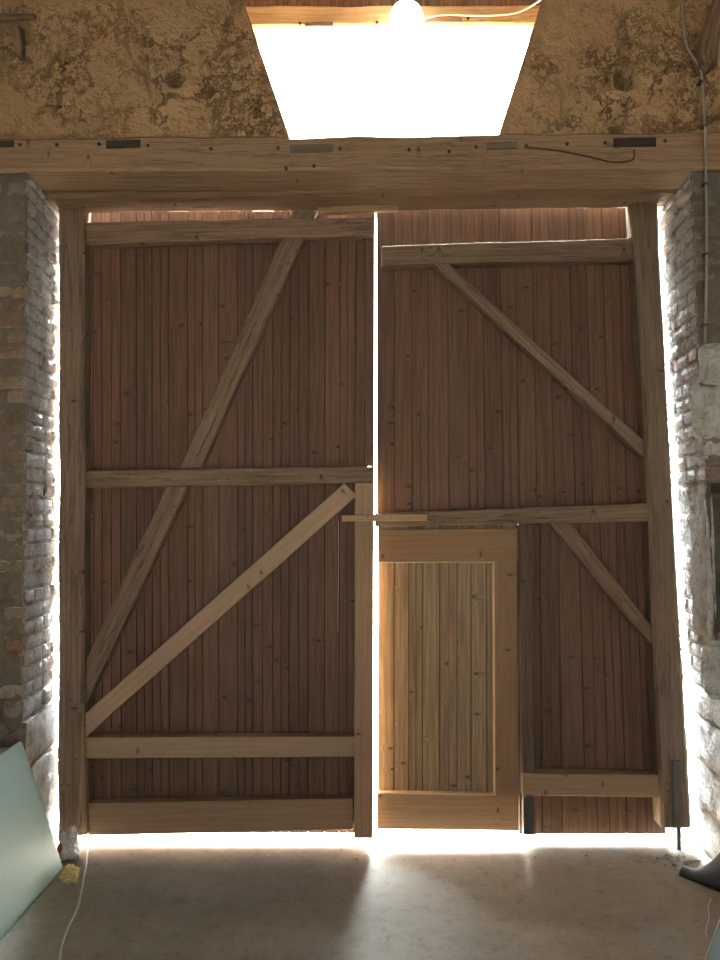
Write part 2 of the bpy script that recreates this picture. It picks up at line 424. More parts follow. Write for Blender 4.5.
def disp(x, z):
    p = Vector((x, 0, z))
    d = noise.fractal(p * 2.0, .9, 2.0, 5) * .009 + noise.fractal(p * 11, .8, 2.0, 4) * .004
    lump = noise.fractal(p * 5 + Vector((4, 4, 4)), .9, 2.0, 3)
    crumb = max(0, 1 - (z - LINTOP) / .16)
    d += (.12 + crumb) * max(0, lump) * .016
    d += (.4 + crumb) * abs(noise.noise(p * 34)) * .010
    r2 = noise.noise(p * 7 + Vector((0, 8, 1)))
    if r2 > .2: d += min(.008, (r2 - .2) * .08)        # flaked patches
    q = Vector((x, WALL, z))
    for c, r, dep in holes:
        k = ((x - c.x) ** 2 / r ** 2 + (z - c.z) ** 2 / (r * 1.15) ** 2) ** .5 + .25 * noise.noise(p * 20)
        if k < 1.2: d += dep * max(0, min(1, (1.1 - k) / .2))
    for c in cracks:
        for i in range(len(c) - 1):
            if abs(x - c[i].x) < .2:
                e = segd(q + Vector((noise.noise(p * 25) * .012, 0, 0)), c[i], c[i + 1])
                if e < .013: d += .03 * (1 - e / .013)
    return d
mb = MB()
def patch(xa, xb, z0, z1, nu, nv, flat_a=False, flat_b=False):
    base = len(mb.v)
    for j in range(nv + 1):
        z = z0 + (z1 - z0) * j / nv; a, bb = xa(z), xb(z)
        for i in range(nu + 1):
            x = a + (bb - a) * i / nu
            e = 1.0
            if flat_b: e = min(1, (bb - x) / .04)
            if flat_a: e = min(1, (x - a) / .04)
            mb.v.append(Vector((x, WALL - .012 + disp(x, z) * max(e, .15), z)))
    for j in range(nv):
        for i in range(nu):
            q = base + j * (nu + 1) + i
            mb.face([q, q + 1, q + nu + 2, q + nu + 1])
    return base
NV = 150
bl = patch(lambda z: XL, xl, LINTOP - .06, OTOP, 130, NV, flat_b=True)
br = patch(xr, lambda z: XR, LINTOP - .06, OTOP, 130, NV, flat_a=True)
patch(lambda z: XL, lambda z: XR, OTOP, 5.2, 60, 12)
# reveals of the opening splay outwards to the outside
def jamb(base, col, nu, sgn):
    for j in range(NV):
        a = base + j * (nu + 1) + col; c = a + nu + 1
        p, q = mb.v[a], mb.v[c]
        b0 = len(mb.v); mb.v += [Vector((p.x + sgn * .13, OUT, p.z)), Vector((q.x + sgn * .13, OUT, q.z))]
        mb.face([a, c, b0 + 1, b0])
jamb(bl, 130, 130, -1); jamb(br, 0, 130, 1)
# outer skin
b0 = len(mb.v)
for x, z in ((XL, LINTOP - .06), (xl(LINTOP) - .13, LINTOP - .06), (xl(OTOP) - .13, OTOP), (XL, OTOP), (XL, 5.2), (XR, 5.2), (XR, OTOP), (xr(OTOP) + .13, OTOP), (xr(LINTOP) + .13, LINTOP - .06), (XR, LINTOP - .06)):
    mb.v.append(Vector((x, OUT, z)))
mb.face([b0, b0 + 1, b0 + 2, b0 + 3]); mb.face([b0 + 3, b0 + 6, b0 + 5, b0 + 4]); mb.face([b0 + 6, b0 + 7, b0 + 8, b0 + 9])
k0 = len(mb.v); mb.v += [Vector((xl(OTOP), WALL, OTOP)), Vector((xr(OTOP), WALL, OTOP))]
mb.face([k0, k0 + 1, b0 + 7, b0 + 2])
struct(mb.build('wall_front', M['plaster'], smooth=True))

# --- brick piers beside the gate
PIER_OUT = 4.03
UNDER = at(360, 170, 3.49).z
def clay():
    r = random.random()
    if r < .30: c = (.44, .37, .30)
    elif r < .52: c = (.42, .25, .16)
    elif r < .72: c = (.34, .20, .13)
    elif r < .84: c = (.45, .17, .10)
    else: c = (.52, .47, .40)
    k = random.uniform(.8, 1.15) * .85
    return tuple(v * k for v in c)
def dusty(z):
    k = random.uniform(.75, 1.2)
    c = random.choice([(.19, .13, .078), (.165, .108, .064), (.21, .15, .092), (.18, .105, .062)])
    return (c[0] * k, c[1] * k, c[2] * k, .12 if z > 1.0 else .3)
def pier(sgn, xface, xout, stone_top, skip=None):
    """sgn -1 left, +1 right; xface(z) the reveal plane"""
    mb = MB()
    def bx(xa, xb, y0, y1, z0, z1, **k):
        lo, hi = min(xa, xb), max(xa, xb)
        if skip and skip(z0, z1) and y0 < NICHE_Y:
            if lo > nx0 - .03: return
            hi = min(hi, nx0 - .004)
        rough_box(mb, lo, hi, y0, y1, z0, z1, **k)
    z = 0.0; row = 0
    while z < UNDER - .01:
        h = .075 if z >= stone_top else random.choice([.30, .24])
        if z < stone_top and z + h > stone_top: h = stone_top - z
        h = min(h, UNDER - z)
        hh = h * random.uniform(.97, 1.0) if h < .1 else h
        xF = xface(z + h / 2, WALL); xB = xface(z + h / 2, PIER_OUT); sl = (xB - xF) / (PIER_OUT - WALL); xf = xF; o = random.uniform(-.006, .006)
        j = .006
        stone = h > .1
        t = (lambda: (lambda k: (.50 * k, .43 * k, .33 * k))(random.uniform(.85, 1.1))) if stone else clay
        amp = .010 if stone else .006
        fr = 14 if stone else 30
        if row % 2: ly, lx = .235, .115
        else: ly, lx = .115, .235
        if stone: ly, lx = PIER_OUT - WALL - .002, .3
        st = .022
        jx = lambda: random.uniform(-.006, .006)
        q = jx()
        bx(xf + q + sl * ly / 2, xf + sgn * lx, WALL + random.uniform(-.006, .004), WALL + ly, z + j, z + hh - j, amp=amp, step=st if not stone else .035, tint=t(), skew=.02, freq=fr, shx=sl, tintf=dusty(z))
        y = WALL + ly + .008
        while y < PIER_OUT - .02:
            L = min(random.choice([.115, .115, .235]), PIER_OUT - y)
            if PIER_OUT - (y + L) < .05: L = PIER_OUT - y
            bx(xf + jx() + sl * (y + L / 2 - WALL), xf + sgn * .10, y, y + L, z + j, z + hh - j, amp=amp, step=st, tint=t(), skew=.03, freq=fr, shx=sl)
            y += L + .008
        x = lx + .008
        tot = abs(xout - xf)
        while x < tot - .02:
            L = min(random.choice([.235, .235, .115]), tot - x)
            bx(xf + sgn * x, xf + sgn * (x + L), WALL + random.uniform(-.008, .006), WALL + .1, z + j, z + hh - j, amp=amp, step=.035, tint=dusty(z), skew=.02, freq=fr)
            x += L + .008
        z += h; row += 1
    return mb
def mortar(mb, sgn, xface, xout, zr, y0, y1, rec=.016):
    """bedding mortar core, following the lean of the face, rough"""
    z0, z1 = zr; n = max(2, int((z1 - z0) / .025)); ny = 14; base = len(mb.v)
    for i in range(n + 1):
        z = z0 + (z1 - z0) * i / n
        row = []
        for k in range(ny + 1):
            y = y0 + (y1 - y0) * k / ny
            q = Vector((0, y * 18, z * 18))
            row.append(Vector((xface(z, y) + sgn * (rec + noise.noise(q) * .008), y, z)))
        row.append(Vector((xout, y1, z))); row.append(Vector((xout, y0, z)))
        mb.v += row
    K = ny + 3
    for i in range(n):
        for k in range(K):
            k2 = (k + 1) % K
            mb.face([base + i * K + k, base + i * K + k2, base + (i + 1) * K + k2, base + (i + 1) * K + k], None, (.12, .09, .058, .1) if k == K - 1 else (.22, .18, .13, .6))
    mb.face([base + k for k in range(K)], None, (.4, .34, .26)); mb.face([base + n * K + k for k in range(K)], None, (.4, .34, .26))
xfl = lambda z, y: -1.600 - .0175 * (z - .3) - .032 * (y - WALL) / .52
def pw(z, tab):
    for (z0, x0), (z1, x1) in zip(tab, tab[1:]):
        if z >= z1 or (z1, x1) == tab[-1]: return x0 + (x1 - x0) * (z - z0) / (z1 - z0)
XF_T = [(3.47, 1.646), (2.33, 1.662), (1.40, 1.706), (.8, 1.745), (0, 1.79)]
XB_T = [(3.40, 1.683), (2.8, 1.698), (2.25, 1.724), (1.46, 1.748), (.79, 1.783), (0, 1.802)]
def xfr(z, y):
    f = (y - WALL) / (PIER_OUT - WALL); return pw(z, XF_T) * (1 - f) + pw(z, XB_T) * f
L = pier(-1, xfl, XL, at(40, 690, 3.7).z)
mortar(L, -1, xfl, XL, (0, UNDER), WALL + .003, PIER_OUT - .006)
struct(L.build('wall_pier_left', M['brick']))
nz0, nz1, nx0 = at(713, 640, WALL).z, at(713, 483, WALL).z, at(713, 560, WALL).x
def skip(z0, z1): return z1 > nz0 and z0 < nz1
NICHE_Y = 3.74
R = pier(1, xfr, XR, at(700, 690, 3.7).z, skip)
mortar(R, 1, xfr, XR, (0, nz0), WALL + .003, PIER_OUT - .006)
mortar(R, 1, xfr, XR, (nz1, UNDER), WALL + .003, PIER_OUT - .006)
mortar(R, 1, xfr, nx0, (nz0, nz1), WALL + .004, NICHE_Y, rec=.008)
mortar(R, 1, xfr, XR, (nz0, nz1), NICHE_Y, PIER_OUT - .006, rec=.008)
# lumps of lime plaster left on the face of the right pier
def lump(mb, px0, px1, py0, py1, thick, tint):
    a = at(px0, py1, WALL); c = at(px1, py0, WALL)
    rough_box(mb, a.x, c.x, WALL - thick, WALL + .03, a.z, c.z, amp=.016, step=.03, rnd=.03, tint=tint, skew=.03, freq=9)
lump(R, 699, 730, 344, 386, .03, (.42, .36, .27)); lump(R, 693, 730, 384, 440, .025, (.44, .38, .29)); lump(R, 703, 730, 438, 462, .018, (.45, .40, .32))
lump(R, 709, 713.5, 484, 640, .004, (.52, .48, .42)); lump(R, 704, 740, 640, 700, .012, (.5, .44, .35))
struct(R.build('wall_pier_right', M['brick']))
mb = MB(); box(mb, nx0 + .004, XR - .004, WALL + .02, NICHE_Y - .003, nz1 - .045, nz1 - .005); struct(mb.build('trim_1', M['darkwood']))

mb = MB()
for y in (PIER_OUT + .004, 4.36):
    for z, x in ((-.02, 1.81), (3.45, 1.695)): mb.v += [Vector((x, y, z)), Vector((2.3, y, z))]
for q in ((0, 1, 3, 2), (4, 5, 7, 6), (0, 2, 6, 4), (1, 3, 7, 5), (0, 1, 5, 4), (2, 3, 7, 6)): mb.face(q, None, (.4, .36, .3))
struct(mb.build('wall_sun_blocker', M['brick']))  # unseen block added outside to keep the sun out of the right gap

mb = MB(); box(mb, -1.72, 1.72, 4.05, 4.15, 3.51, 3.85); struct(mb.build('trim_sun_shade', M['old']))  # unseen board added outside to shade the gap above the gate

# --- lintel beam over the gate
lint = empty('lintel_beam', (0, 3.7, UNDER), 'massive old horizontal oak lintel beam right above the barn gate', 'beam')
mb = MB()
a0, a1 = at(-12, 138, 3.485), at(728, 131, 3.485); c0, c1 = at(-12, 171, 3.485), at(728, 168, 3.485)
for p, x in ((a0, XL + .002), (c0, XL + .002), (a1, XR - .002), (c1, XR - .002)): p.x = x
slab(mb, [(a0, c0), (a0.lerp(a1, .45), c0.lerp(c1, .45)), (a1, c1)], 3.485, 3.72, n=60, wob=.009, ch=.012, tint=(1, 1, 1), seed=3)
mb.build('front_timber', M['lintel'], lint)
mb = MB()
b0_, b1_ = a0.copy(), a1.copy(); d0, d1 = c0.copy(), c1.copy(); d0.z -= .022; d1.z -= .004
b0_.z -= .05; b1_.z -= .05
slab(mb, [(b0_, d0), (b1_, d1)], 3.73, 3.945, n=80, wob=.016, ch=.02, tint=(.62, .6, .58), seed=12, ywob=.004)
mb.build('rear_timber', M['lintel'], lint)
for (x0, x1, y0, y1, mt) in ((-6, 13, 141, 147, 'darkwood'), (106, 140, 140, 147.5, 'darkwood'), (290, 333, 144.5, 152, 'greywood'), (487, 517, 142, 149, 'greywood'), (614, 656, 138, 146.5, 'darkwood')):
    mb = MB(); qslab(mb, (x0, y0), (x1, y0 - .8), (x0, y1), (x1, y1 - .8), 3.477, 3.52, n=6, wob=.002, ch=.002)
    mb.build('mortise_inlay', M[mt], lint)  # dark inlays paint the shade inside mortises; grey ones are filling wedges
for x, y in ((20, 145), (57, 145), (99, 144), (148, 146), (211, 149), (278, 148), (340, 149), (409, 150), (449, 152), (476, 147), (526, 146), (567, 144), (605, 143), (665, 141), (314, 174 - 8), (286, 168)):
    mb = MB(); disc(mb, at(x, y, 3.485), .0085, .006); mb.build('peg', M['darkwood'], lint)
mb = MB(); tube(mb, [at(525, 147, 3.48), at(560, 151, 3.48), at(590, 157, 3.48), at(612, 162, 3.48), at(632, 160, 3.48), at(634, 150, 3.48)], .0045, seg=6)
mb.build('drying_crack', M['darkwood'], lint)

# --- beam in the trapezoid opening, and the round lamp on it
ub = empty('upper_beam', (0, 3.86, 4.45), 'bright sunlit horizontal beam across the top of the trapezoid opening', 'beam')
mb = MB()
yb_ = 3.78
qslab(mb, (225, 5), (560, 4), (225, 27), (560, 24), yb_, OUT - .01, n=40, wob=.008, ch=.01, tint=(1, 1, 1)); mb.build('timber', M['bright'], ub)
for x0, x1, y0, y1 in ((305, 333, 21.5, 26), (426, 462, 17, 22)):
    mb = MB(); qslab(mb, (x0, y0), (x1, y0), (x0, y1), (x1, y1), yb_ - .008, yb_ + .03, n=3, wob=.001, ch=.002); mb.build('mortise_inlay', M['old'], ub)
for x, y in ((300, 24), (377, 23), (468, 19)):
    mb = MB(); disc(mb, at(x, y, yb_), .008, .008); mb.build('peg', M['darkwood'], ub)
mb = MB(); zt = at(360, 5, yb_).z
box(mb, xl(4.6) - .14, xr(4.6) + .14, 3.84, OUT - .012, zt + .01, OTOP + .02); struct(mb.build('trim_2', M['old']))

lamp = empty('globe_lamp', at(406, 19, yb_ - .1), 'round white lit globe lamp fixed to the beam in the opening', 'lamp')
lc = at(406.5, 18, yb_ - .09)
mb = MB(); blob(mb, lc, .088, .075, .088, amp=0, seg=32, rings=20); mb.build('globe', M['opal'], lamp, smooth=True)
mb = MB(); b0 = len(mb.v)
for y, r in ((yb_ - .003, .06), (yb_ - .04, .06)):
    for s in range(24): mb.v.append(Vector((lc.x + r * math.cos(s * math.pi / 12), y, lc.z + r * math.sin(s * math.pi / 12))))
for s in range(24): mb.face([s, (s + 1) % 24, 24 + (s + 1) % 24, 24 + s])
mb.face(range(24)); mb.face(range(24, 48)); mb.build('base', M['white'], lamp)
mb = MB(); tube(mb, [lc + Vector((.04, .03, .0)), at(440, 15, yb_ - .02), at(480, 15.5, yb_ - .02), at(510, 14, yb_ - .02), at(528, 8, yb_ - .05), at(546, -4, yb_ - .12)], .005)
mb.build('cable', M['white'], lamp)

# --- stubs of the side framing in the two upper corners
mb = MB(); slab(mb, [(at(-8, 12, 3.48), at(-8, 20, 3.48)), (at(34, 13, 3.48), at(34, 17.5, 3.48))], 3.476, 3.53, n=8, wob=.006, ch=.008)
tag(mb.build('wooden_stub', M['old']), 'short old wooden rail stub in the upper left corner of the earth wall', 'timber')
mb = MB(); slab(mb, [(at(8, 24, 3.46), at(19, 24, 3.46)), (at(13, 42, 3.46), at(21, 44, 3.46)), (at(17, 56, 3.47), at(21, 56, 3.47))], 3.465, 3.53, n=10, wob=.005, ch=.008)
tag(mb.build('wooden_wedge', M['old']), 'small slanting wooden wedge under the stub, upper left corner of the wall', 'timber')
mb = MB(); slab(mb, [(at(730, -30, 3.38), at(760, -30, 3.38)), (at(708, 24, 3.4), at(722, 30, 3.4)), (at(700, 52, 3.42), at(718, 62, 3.42)), (at(702, 66, 3.44), at(709, 69, 3.44))], 3.41, 3.52, n=16, wob=.006, ch=.015)
tag(mb.build('timber_brace', M['old']), 'crooked old timber brace end in the upper right corner beside the grey cable', 'timber')

# --- grey cable down the right side
cab = empty('wall_cable', at(705, 345, 3.47), 'thin grey electric cable running down the right side of the wall', 'cable')
cp = [(680, -20), (683, 10), (685, 38), (690, 52), (698, 64), (702, 78), (704, 110), (705, 135), (706, 190), (706.5, 240), (706, 300), (705, 343)]
mb = MB(); tube(mb, [at(x, y, 3.472) for x, y in cp], .0065); mb.build('sheath', M['cable'], cab, smooth=True)
for x, y in ((700.5, 82), (704.5, 126), (705.7, 184), (706.5, 254), (705.8, 325)):
    p = at(x, y, 3.472); mb = MB(); box(mb, p.x - .011, p.x + .011, p.y - .009, p.y + .025, p.z - .006, p.z + .006); mb.build('clip', M['iron'], cab)

# ------------------------------------------------------------------ LEFT GATE LEAF
lg = empty('barn_gate_leaf', (-1.62, 3.93, .04), 'left leaf of the barn gate, the one without a small door in it', 'gate', None)
def part(parent, name, mat, A, B, D, E, yf=GATE, yb=BOARD, **k):
    mb = MB(); qslab(mb, A, B, D, E, yf, yb, **k); return mb.build(name, mat, parent)
mb = MB(); slab(mb, [(at(58.2, 203.5, 3.87), at(84, 203.5, 3.87)), (at(58.2, 500, 3.87), at(84, 500, 3.87)), (at(57, 836, 3.87), at(83, 836, 3.87))], 3.87, 4.0, n=40, wob=.007, ch=.012)
for i in range(9): pass
mb.build('hanging_post', M['post'], lg)
mb = MB(); slab(mb, [(at(82, 725, 3.89), at(85.5, 725, 3.89)), (at(79.5, 780, 3.88), at(85.5, 780, 3.88)), (at(76, 835, 3.87), at(87, 835, 3.87))], 3.868, 3.93, n=16, wob=.005, ch=.01, tint=(1.5, 1.45, 1.35)); mb.build('split_edge', M['post'], lg)

def boards(name, mat, parent, xt0, xt1, xb0, xb1, yt, yb, Y, w=(14.5, 20), top_wob=0.0, backing=True, groove=.45, gap=.22):
    """vertical tongue and groove boards: one mesh; xt/xb pixel limits at the top and bottom"""
    mb = MB(); xs = [0.0]; W = xt1 - xt0
    while xs[-1] < W - w[0] * .6: xs.append(xs[-1] + random.uniform(*w))
    xs = [x / xs[-1] for x in xs]
    n = len(xs) - 1
    for i in range(n):
        t = tintv(.17, .06)
        subs = [(xs[i], xs[i + 1])]
        if random.random() < groove: 
            mid = (xs[i] + xs[i + 1]) / 2; subs = [(xs[i], mid), (mid, xs[i + 1])]
        yt_i = yt + random.uniform(-top_wob, top_wob)
        for (f0, f1) in subs:
            g0 = gap / W if f0 == xs[i] else .07 / W; g1 = gap / W if f1 == xs[i + 1] else .07 / W
            A = at(xt0 + (f0 + g0) * W, yt_i, Y); D = at(xt0 + (f1 - g1) * W, yt_i, Y)
            WB = xb1 - xb0
            B = at(xb0 + (f0 + g0) * WB, yb, Y); E = at(xb0 + (f1 - g1) * WB, yb, Y)
            slab(mb, [(A, D), (B, E)], Y + random.uniform(-.001, .001), Y + .022, n=2, wob=.0, ch=.0026, tint=t)
    if backing:
        A, D = at(xt0 + .3, yt + 1.5, Y), at(xt1 - .3, yt + 1.5, Y); B, E = at(xb0 + .3, yb - .5, Y), at(xb1 - .3, yb - .5, Y)
        slab(mb, [(A, D), (B, E)], Y + .012, Y + .026, n=2, wob=0, ch=.001, tint=(.22, .22, .22))
    return mb.build(name, mat, parent)
boards('board_panel', M['board'], lg, 84.5, 374.6, 86, 373, 211.2, 833, BOARD, top_wob=.6)
part(lg, 'top_rail', M['old'], (82, 222.5), (374.5, 217), (82, 245), (374.5, 234.5), wob=.007, n=30)
part(lg, 'middle_rail', M['old'], (84, 470.5), (373.5, 466), (84, 488.5), (373.5, 482), wob=.004, n=24)
part(lg, 'brace', M['old'], (295, 208), (179, 468.5), (318, 208), (201.5, 467.5), GATE + .012, wob=.005, n=24)
part(lg, 'brace', M['old'], (166, 487), (84, 664), (188, 487), (84, 709), GATE + .006, wob=.005, n=20)
b_ = part(lg, 'brace', M['new'], (344, 483), (84.5, 714), (357, 496), (84.5, 738), GATE + .002, wob=.001, n=12, ch=.003); b_['label'] = 'newer pale brace'
b_ = part(lg, 'lower_rail', M['new'], (85, 737.5), (355, 736.5), (85, 758.5), (355, 757), wob=.001, n=10, ch=.003)
b_ = part(lg, 'bottom_rail', M['new'], (88, 803.5), (352.5, 798.5), (88, 835.5), (352.5, 830), GATE + .01, wob=.001, n=10, ch=.003, tint=(.85, .83, .82))
b_ = part(lg, 'meeting_stile', M['new'], (355, 483), (354, 838.5), (373.4, 483), (372.6, 838.5), 3.852, 3.998, wob=.0015, n=14, ch=.003, tint=(.9, .86, .82))
mb = MB(); qslab(mb, (342, 515.2), (427, 514), (342, 521.5), (427, 521), 3.822, 3.849, n=8, wob=.001, ch=.003, tint=(1.2, 1.15, 1.05)); lb = mb.build('latch_bar', M['new'], lg)
for x in (367, 390):
    mb = MB(); disc(mb, at(x, 517.5, 3.822), .004, .003); mb.build('screw', M['iron'], lb)
mb = MB()
for x, y in ((216, 478), (228, 479), (300, 475), (174, 507), (172, 515), (296, 250), (288, 262), (197, 455), (108, 650), (70, 330), (66, 560), (70, 700), (76, 760), (68, 785), (64, 640)):
    mb = MB(); disc(mb, at(x, y, 3.868 if x < 84 else GATE + .0), .0065, .003); mb.build('nail_head', M['iron'], lg)

# stop batten fixed under the lintel, and the thin pale upright line below the latch
mb = MB(); qslab(mb, (318, 206.5), (398.5, 203.5), (318, 213), (398.5, 210), 3.862, 3.897, n=8, wob=.002, ch=.003, tint=(.95, .9, .8))
tag(mb.build('stop_batten', M['new']), 'short pale wooden batten under the lintel where the two gate leaves meet', 'batten')
mb = MB(); tube(mb, [at(338.5, 521, 3.872), at(338.6, 560, 3.93), at(338.2, 600, 3.965), at(338, 632, 3.968)], .0022, seg=6)
tag(mb.build('thin_pale_line', M['cable']), 'thin pale upright line below the latch bar on the left gate leaf', 'string')

# ------------------------------------------------------------------ RIGHT GATE LEAF
rg = empty('barn_gate_leaf', (1.70, 3.93, .04), 'right leaf of the barn gate, with the small wicket door in it', 'gate', None)
st = [(632, 657.5, 197), (638, 662.5, 300), (645, 670, 430), (651, 677.5, 570), (655, 684.5, 690), (662, 692, 828)]
mb = MB(); slab(mb, [(at(a, y, 3.87), at(b, y, 3.87)) for a, b, y in st], 3.87, 4.0, n=40, wob=.007, ch=.016); mb.build('hanging_post', M['post'], rg)
boards('board_panel', M['board'], rg, 376.8, 638, 377.2, 648, 207.5, 517, BOARD, top_wob=1.0)
boards('board_panel', M['board'], rg, 519, 650, 519, 666, 512, 834, BOARD)
part(rg, 'top_rail', M['old'], (382, 246), (633, 237), (382, 265), (633, 260), wob=.006, n=24)
part(rg, 'middle_rail', M['old'], (375.5, 513.5), (648, 503), (375.5, 526.5), (648, 521.5), GATE - .012, wob=.006, n=24)
part(rg, 'brace', M['old'], (447.5, 262), (643, 440), (431, 262), (643, 457), wob=.005, n=20)
part(rg, 'brace', M['old'], (571, 523), (653, 628), (549, 523), (655, 648), wob=.004, n=14)
part(rg, 'hinge_stile', M['post'], (518.8, 525), (522, 795), (534, 525), (535, 795), wob=.002, n=14, tint=(.62, .6, .6))
part(rg, 'lower_rail', M['new'], (522.5, 773.5), (660, 775.5), (522.5, 795.5), (660, 797.5), GATE - .01, wob=.001, n=10, ch=.003, tint=(.9, .86, .82))
mb = MB(); p = at(523, 794, GATE - .006); q = at(535, 834, GATE - .006)
n0 = len(mb.v); prof = []
rr = (q.x - p.x) / 2; cxm = (q.x + p.x) / 2
for s in range(9): prof.append((cxm - rr * math.cos(math.pi * s / 8), p.z - rr + rr * math.sin(math.pi * s / 8)))
prof += [(q.x, q.z), (p.x, q.z)]
for y in (GATE - .014, GATE + .03):
    for x, z in prof: mb.v.append(Vector((x, y, z)))
k = len(prof)
mb.face(range(k)); mb.face(range(k, 2 * k))
for s in range(k): mb.face([s, (s + 1) % k, k + (s + 1) % k, k + s])
hp = mb.build('iron_plate', M['iron'], rg)
mb = MB(); disc(mb, at(528, 797, GATE - .014), .009, .006); mb.build('rivet', M['iron'], hp)
mb = MB(); qslab(mb, (673, 761), (675, 826), (681, 761), (684, 826), 3.855, 3.872, n=6, wob=.001, ch=.002); ir = mb.build('iron_strap', M['iron'], rg)
mb = MB(); p = at(678.5, 824, 3.90); tube(mb, [p, Vector((p.x, p.y, .02)), Vector((p.x, p.y, .0))], .012, seg=12, sub=2); mb.build('pivot_pin', M['iron'], ir)
mb = MB(); c = at(659 + 8, 787, 3.866)
tube(mb, [c + Vector((.018 * math.cos(w * math.pi / 6), -.003, .022 * math.sin(w * math.pi / 6))) for w in range(13)], .003, seg=6, sub=2, cap=False); mb.build('ring', M['iron'], rg)
mb = MB()
for x, y in ((652, 508), (655, 520), (640, 245), (398, 254), (660, 560), (640, 300), (662, 600), (640, 445)):
    mb = MB(); disc(mb, at(x, y, 3.868 if x > 633 else GATE), .006, .003); mb.build('nail_head', M['iron'], rg)

wk = empty('wicket_door', at(518, 832, 3.93), None, None); del_ = wk
wk.parent = rg; wk.matrix_parent_inverse = rg.matrix_basis.inverted(); wk['label'] = 'small pale framed door'
WF = 3.934; WB = 3.966
boards('boards', M['wicket_board'], wk, 378, 518, 377.5, 519, 521, 800, WB, w=(13.5, 18.5), groove=.15, gap=.36)
wp = dict(wob=.0008, n=8, ch=.0025)
part(wk, 'top_rail', M['new'], (378.3, 529.5), (518, 528), (378.3, 562), (518, 562), WF, WB + .018, tint=(.72, .62, .5), **wp)
part(wk, 'bottom_rail', M['new'], (377.3, 793.5), (519, 795), (377.3, 829), (519, 831), WF, WB + .018, tint=(.85, .78, .68), **wp)
part(wk, 'hinge_side_stile', M['new'], (494.5, 561), (495.5, 795.5), (517.5, 561), (519.5, 795.5), WF, WB + .018, tint=(.72, .64, .54), **wp)

edge_highlight = []  # pale strips that paint the light caught on the frame's inner edges
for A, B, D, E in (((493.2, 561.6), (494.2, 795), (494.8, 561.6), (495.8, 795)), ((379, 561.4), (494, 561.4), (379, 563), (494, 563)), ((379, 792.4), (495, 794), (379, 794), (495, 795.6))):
    o = part(wk, 'edge_highlight', M['pale'], A, B, D, E, WF - .002, WB - .002, wob=.0003, n=6, ch=.003); o['label'] = 'painted highlight along the inner frame edge'

# ------------------------------------------------------------------ things on the floor
# mint plasterboard leaning at the left
T = .0125
lean = Vector((-.119, 0, .69)); nrm = Vector((lean.z, 0, -lean.x)).normalized()
bx_ = -1.487; Yn = 1.6
mb = MB()
pts = [Vector((bx_, 3.70, .003)), Vector((bx_, Yn, .003)), Vector((bx_, Yn, .003)) + lean, Vector((bx_, 3.47, .003)) + lean, Vector((bx_, 3.485, .003)) + lean * .97]
for o_ in (Vector((0, 0, 0)), nrm * -T):
    for p in pts: mb.v.append(p + o_)
k = len(pts)
mb.face(range(k)); mb.face(range(k, 2 * k))
for s in range(k): mb.face([s, (s + 1) % k, k + (s + 1) % k, k + s])
tag(mb.build('plasterboard_sheet', M['mint']), 'large pale mint green board leaning against the left wall', 'board')

# crumpled white bag and yellow foam by the left post
mb = MB(); c = on_floor(68, 856, 0); bg = empty('plastic_bag', (c.x, c.y, 0), 'crumpled white plastic bag on the floor at the foot of the left post', 'bag')
blob(mb, (c.x + .005, c.y - .02, .060), .060, .05, .082, amp=.45, freq=16, seg=28, rings=18, seed=3, flat=.002); mb.build('crumpled_film', M['bag'], bg)
mb = MB(); blob(mb, (c.x - .016, c.y - .066, .07), .013, .011, .022, amp=.4, seed=8); mb.build('red_print', M['red'], bg)
mb = MB(); c = on_floor(70, 880, 0)
blob(mb, (c.x, c.y, .022), .042, .05, .045, amp=.5, freq=18, seg=26, rings=16, seed=21, flat=.001)
tag(mb.build('foam_lump', M['foam']), 'lump of yellow foam on the floor beside the corner of the mint board', 'foam')
# white flex on the floor
cp = [(74, 838), (80, 842), (86.5, 846), (87, 858), (84, 876), (81, 893), (77, 909), (68, 928), (62, 945), (59, 962), (55, 990)]
mb = MB(); tube(mb, [on_floor(x, y, .006) for x, y in cp], .0055)
tag(mb.build('extension_cord', M['white'], smooth=True), 'thin white cord snaking over the floor from the left post towards the viewer', 'cord')

# bent black sheet at the right
bl_ = empty('bent_black_sheet', on_floor(703, 872), 'bent black plastic sheet lying on the floor at the foot of the right pier', 'sheet')
mb = MB(); n = 18; m_ = 12
def sheet(i, j, k):
    u = i / n; w = math.pi * j / m_
    p = Vector((1.595, 3.655, 0)).lerp(Vector((1.80, 3.395, 0)), u); d = Vector((.69, .72, 0))
    h = .028 + .165 * max(0, min(1, (u - .12) / .5)) ** 1.5 - .02 * max(0, u - .75)
    return p + d * (-math.cos(w)) * (.05 - k * .003) + Vector((0, 0, .001 + max(.0, h - k * .003) * math.sin(w)))
for k_ in (0, 1):
    for i in range(n + 1):
        for j in range(m_ + 1): mb.v.append(sheet(i, j, k_))
K = m_ + 1; S = (n + 1) * K
for i in range(n):
    for j in range(m_):
        a = i * K + j
        mb.face([a, a + 1, a + K + 1, a + K]); mb.face([S + a, S + a + 1, S + a + K + 1, S + a + K])
for i in range(n):
    for j in (0, m_): a = i * K + j; mb.face([a, a + K, S + a + K, S + a])
for j in range(m_):
    for i in (0, n): a = i * K + j; mb.face([a, a + 1, S + a + 1, S + a])
mb.build('curved_sheet', M['black'], bl_, smooth=True)
mb = MB(); A = on_floor(682, 869); B = on_floor(691, 880); Cc = on_floor(702, 868)
b0 = len(mb.v)
for z in (.003, .006): mb.v += [Vector((A.x, A.y, z)), Vector((B.x, B.y, z)), Vector((Cc.x, Cc.y, z + .035)), Vector((A.x + .03, A.y + .02, z + .025))]
mb.face([0, 1, 2, 3]); mb.face([4, 5, 6, 7])
for s in range(4): mb.face([s, (s + 1) % 4, 4 + (s + 1) % 4, 4 + s])
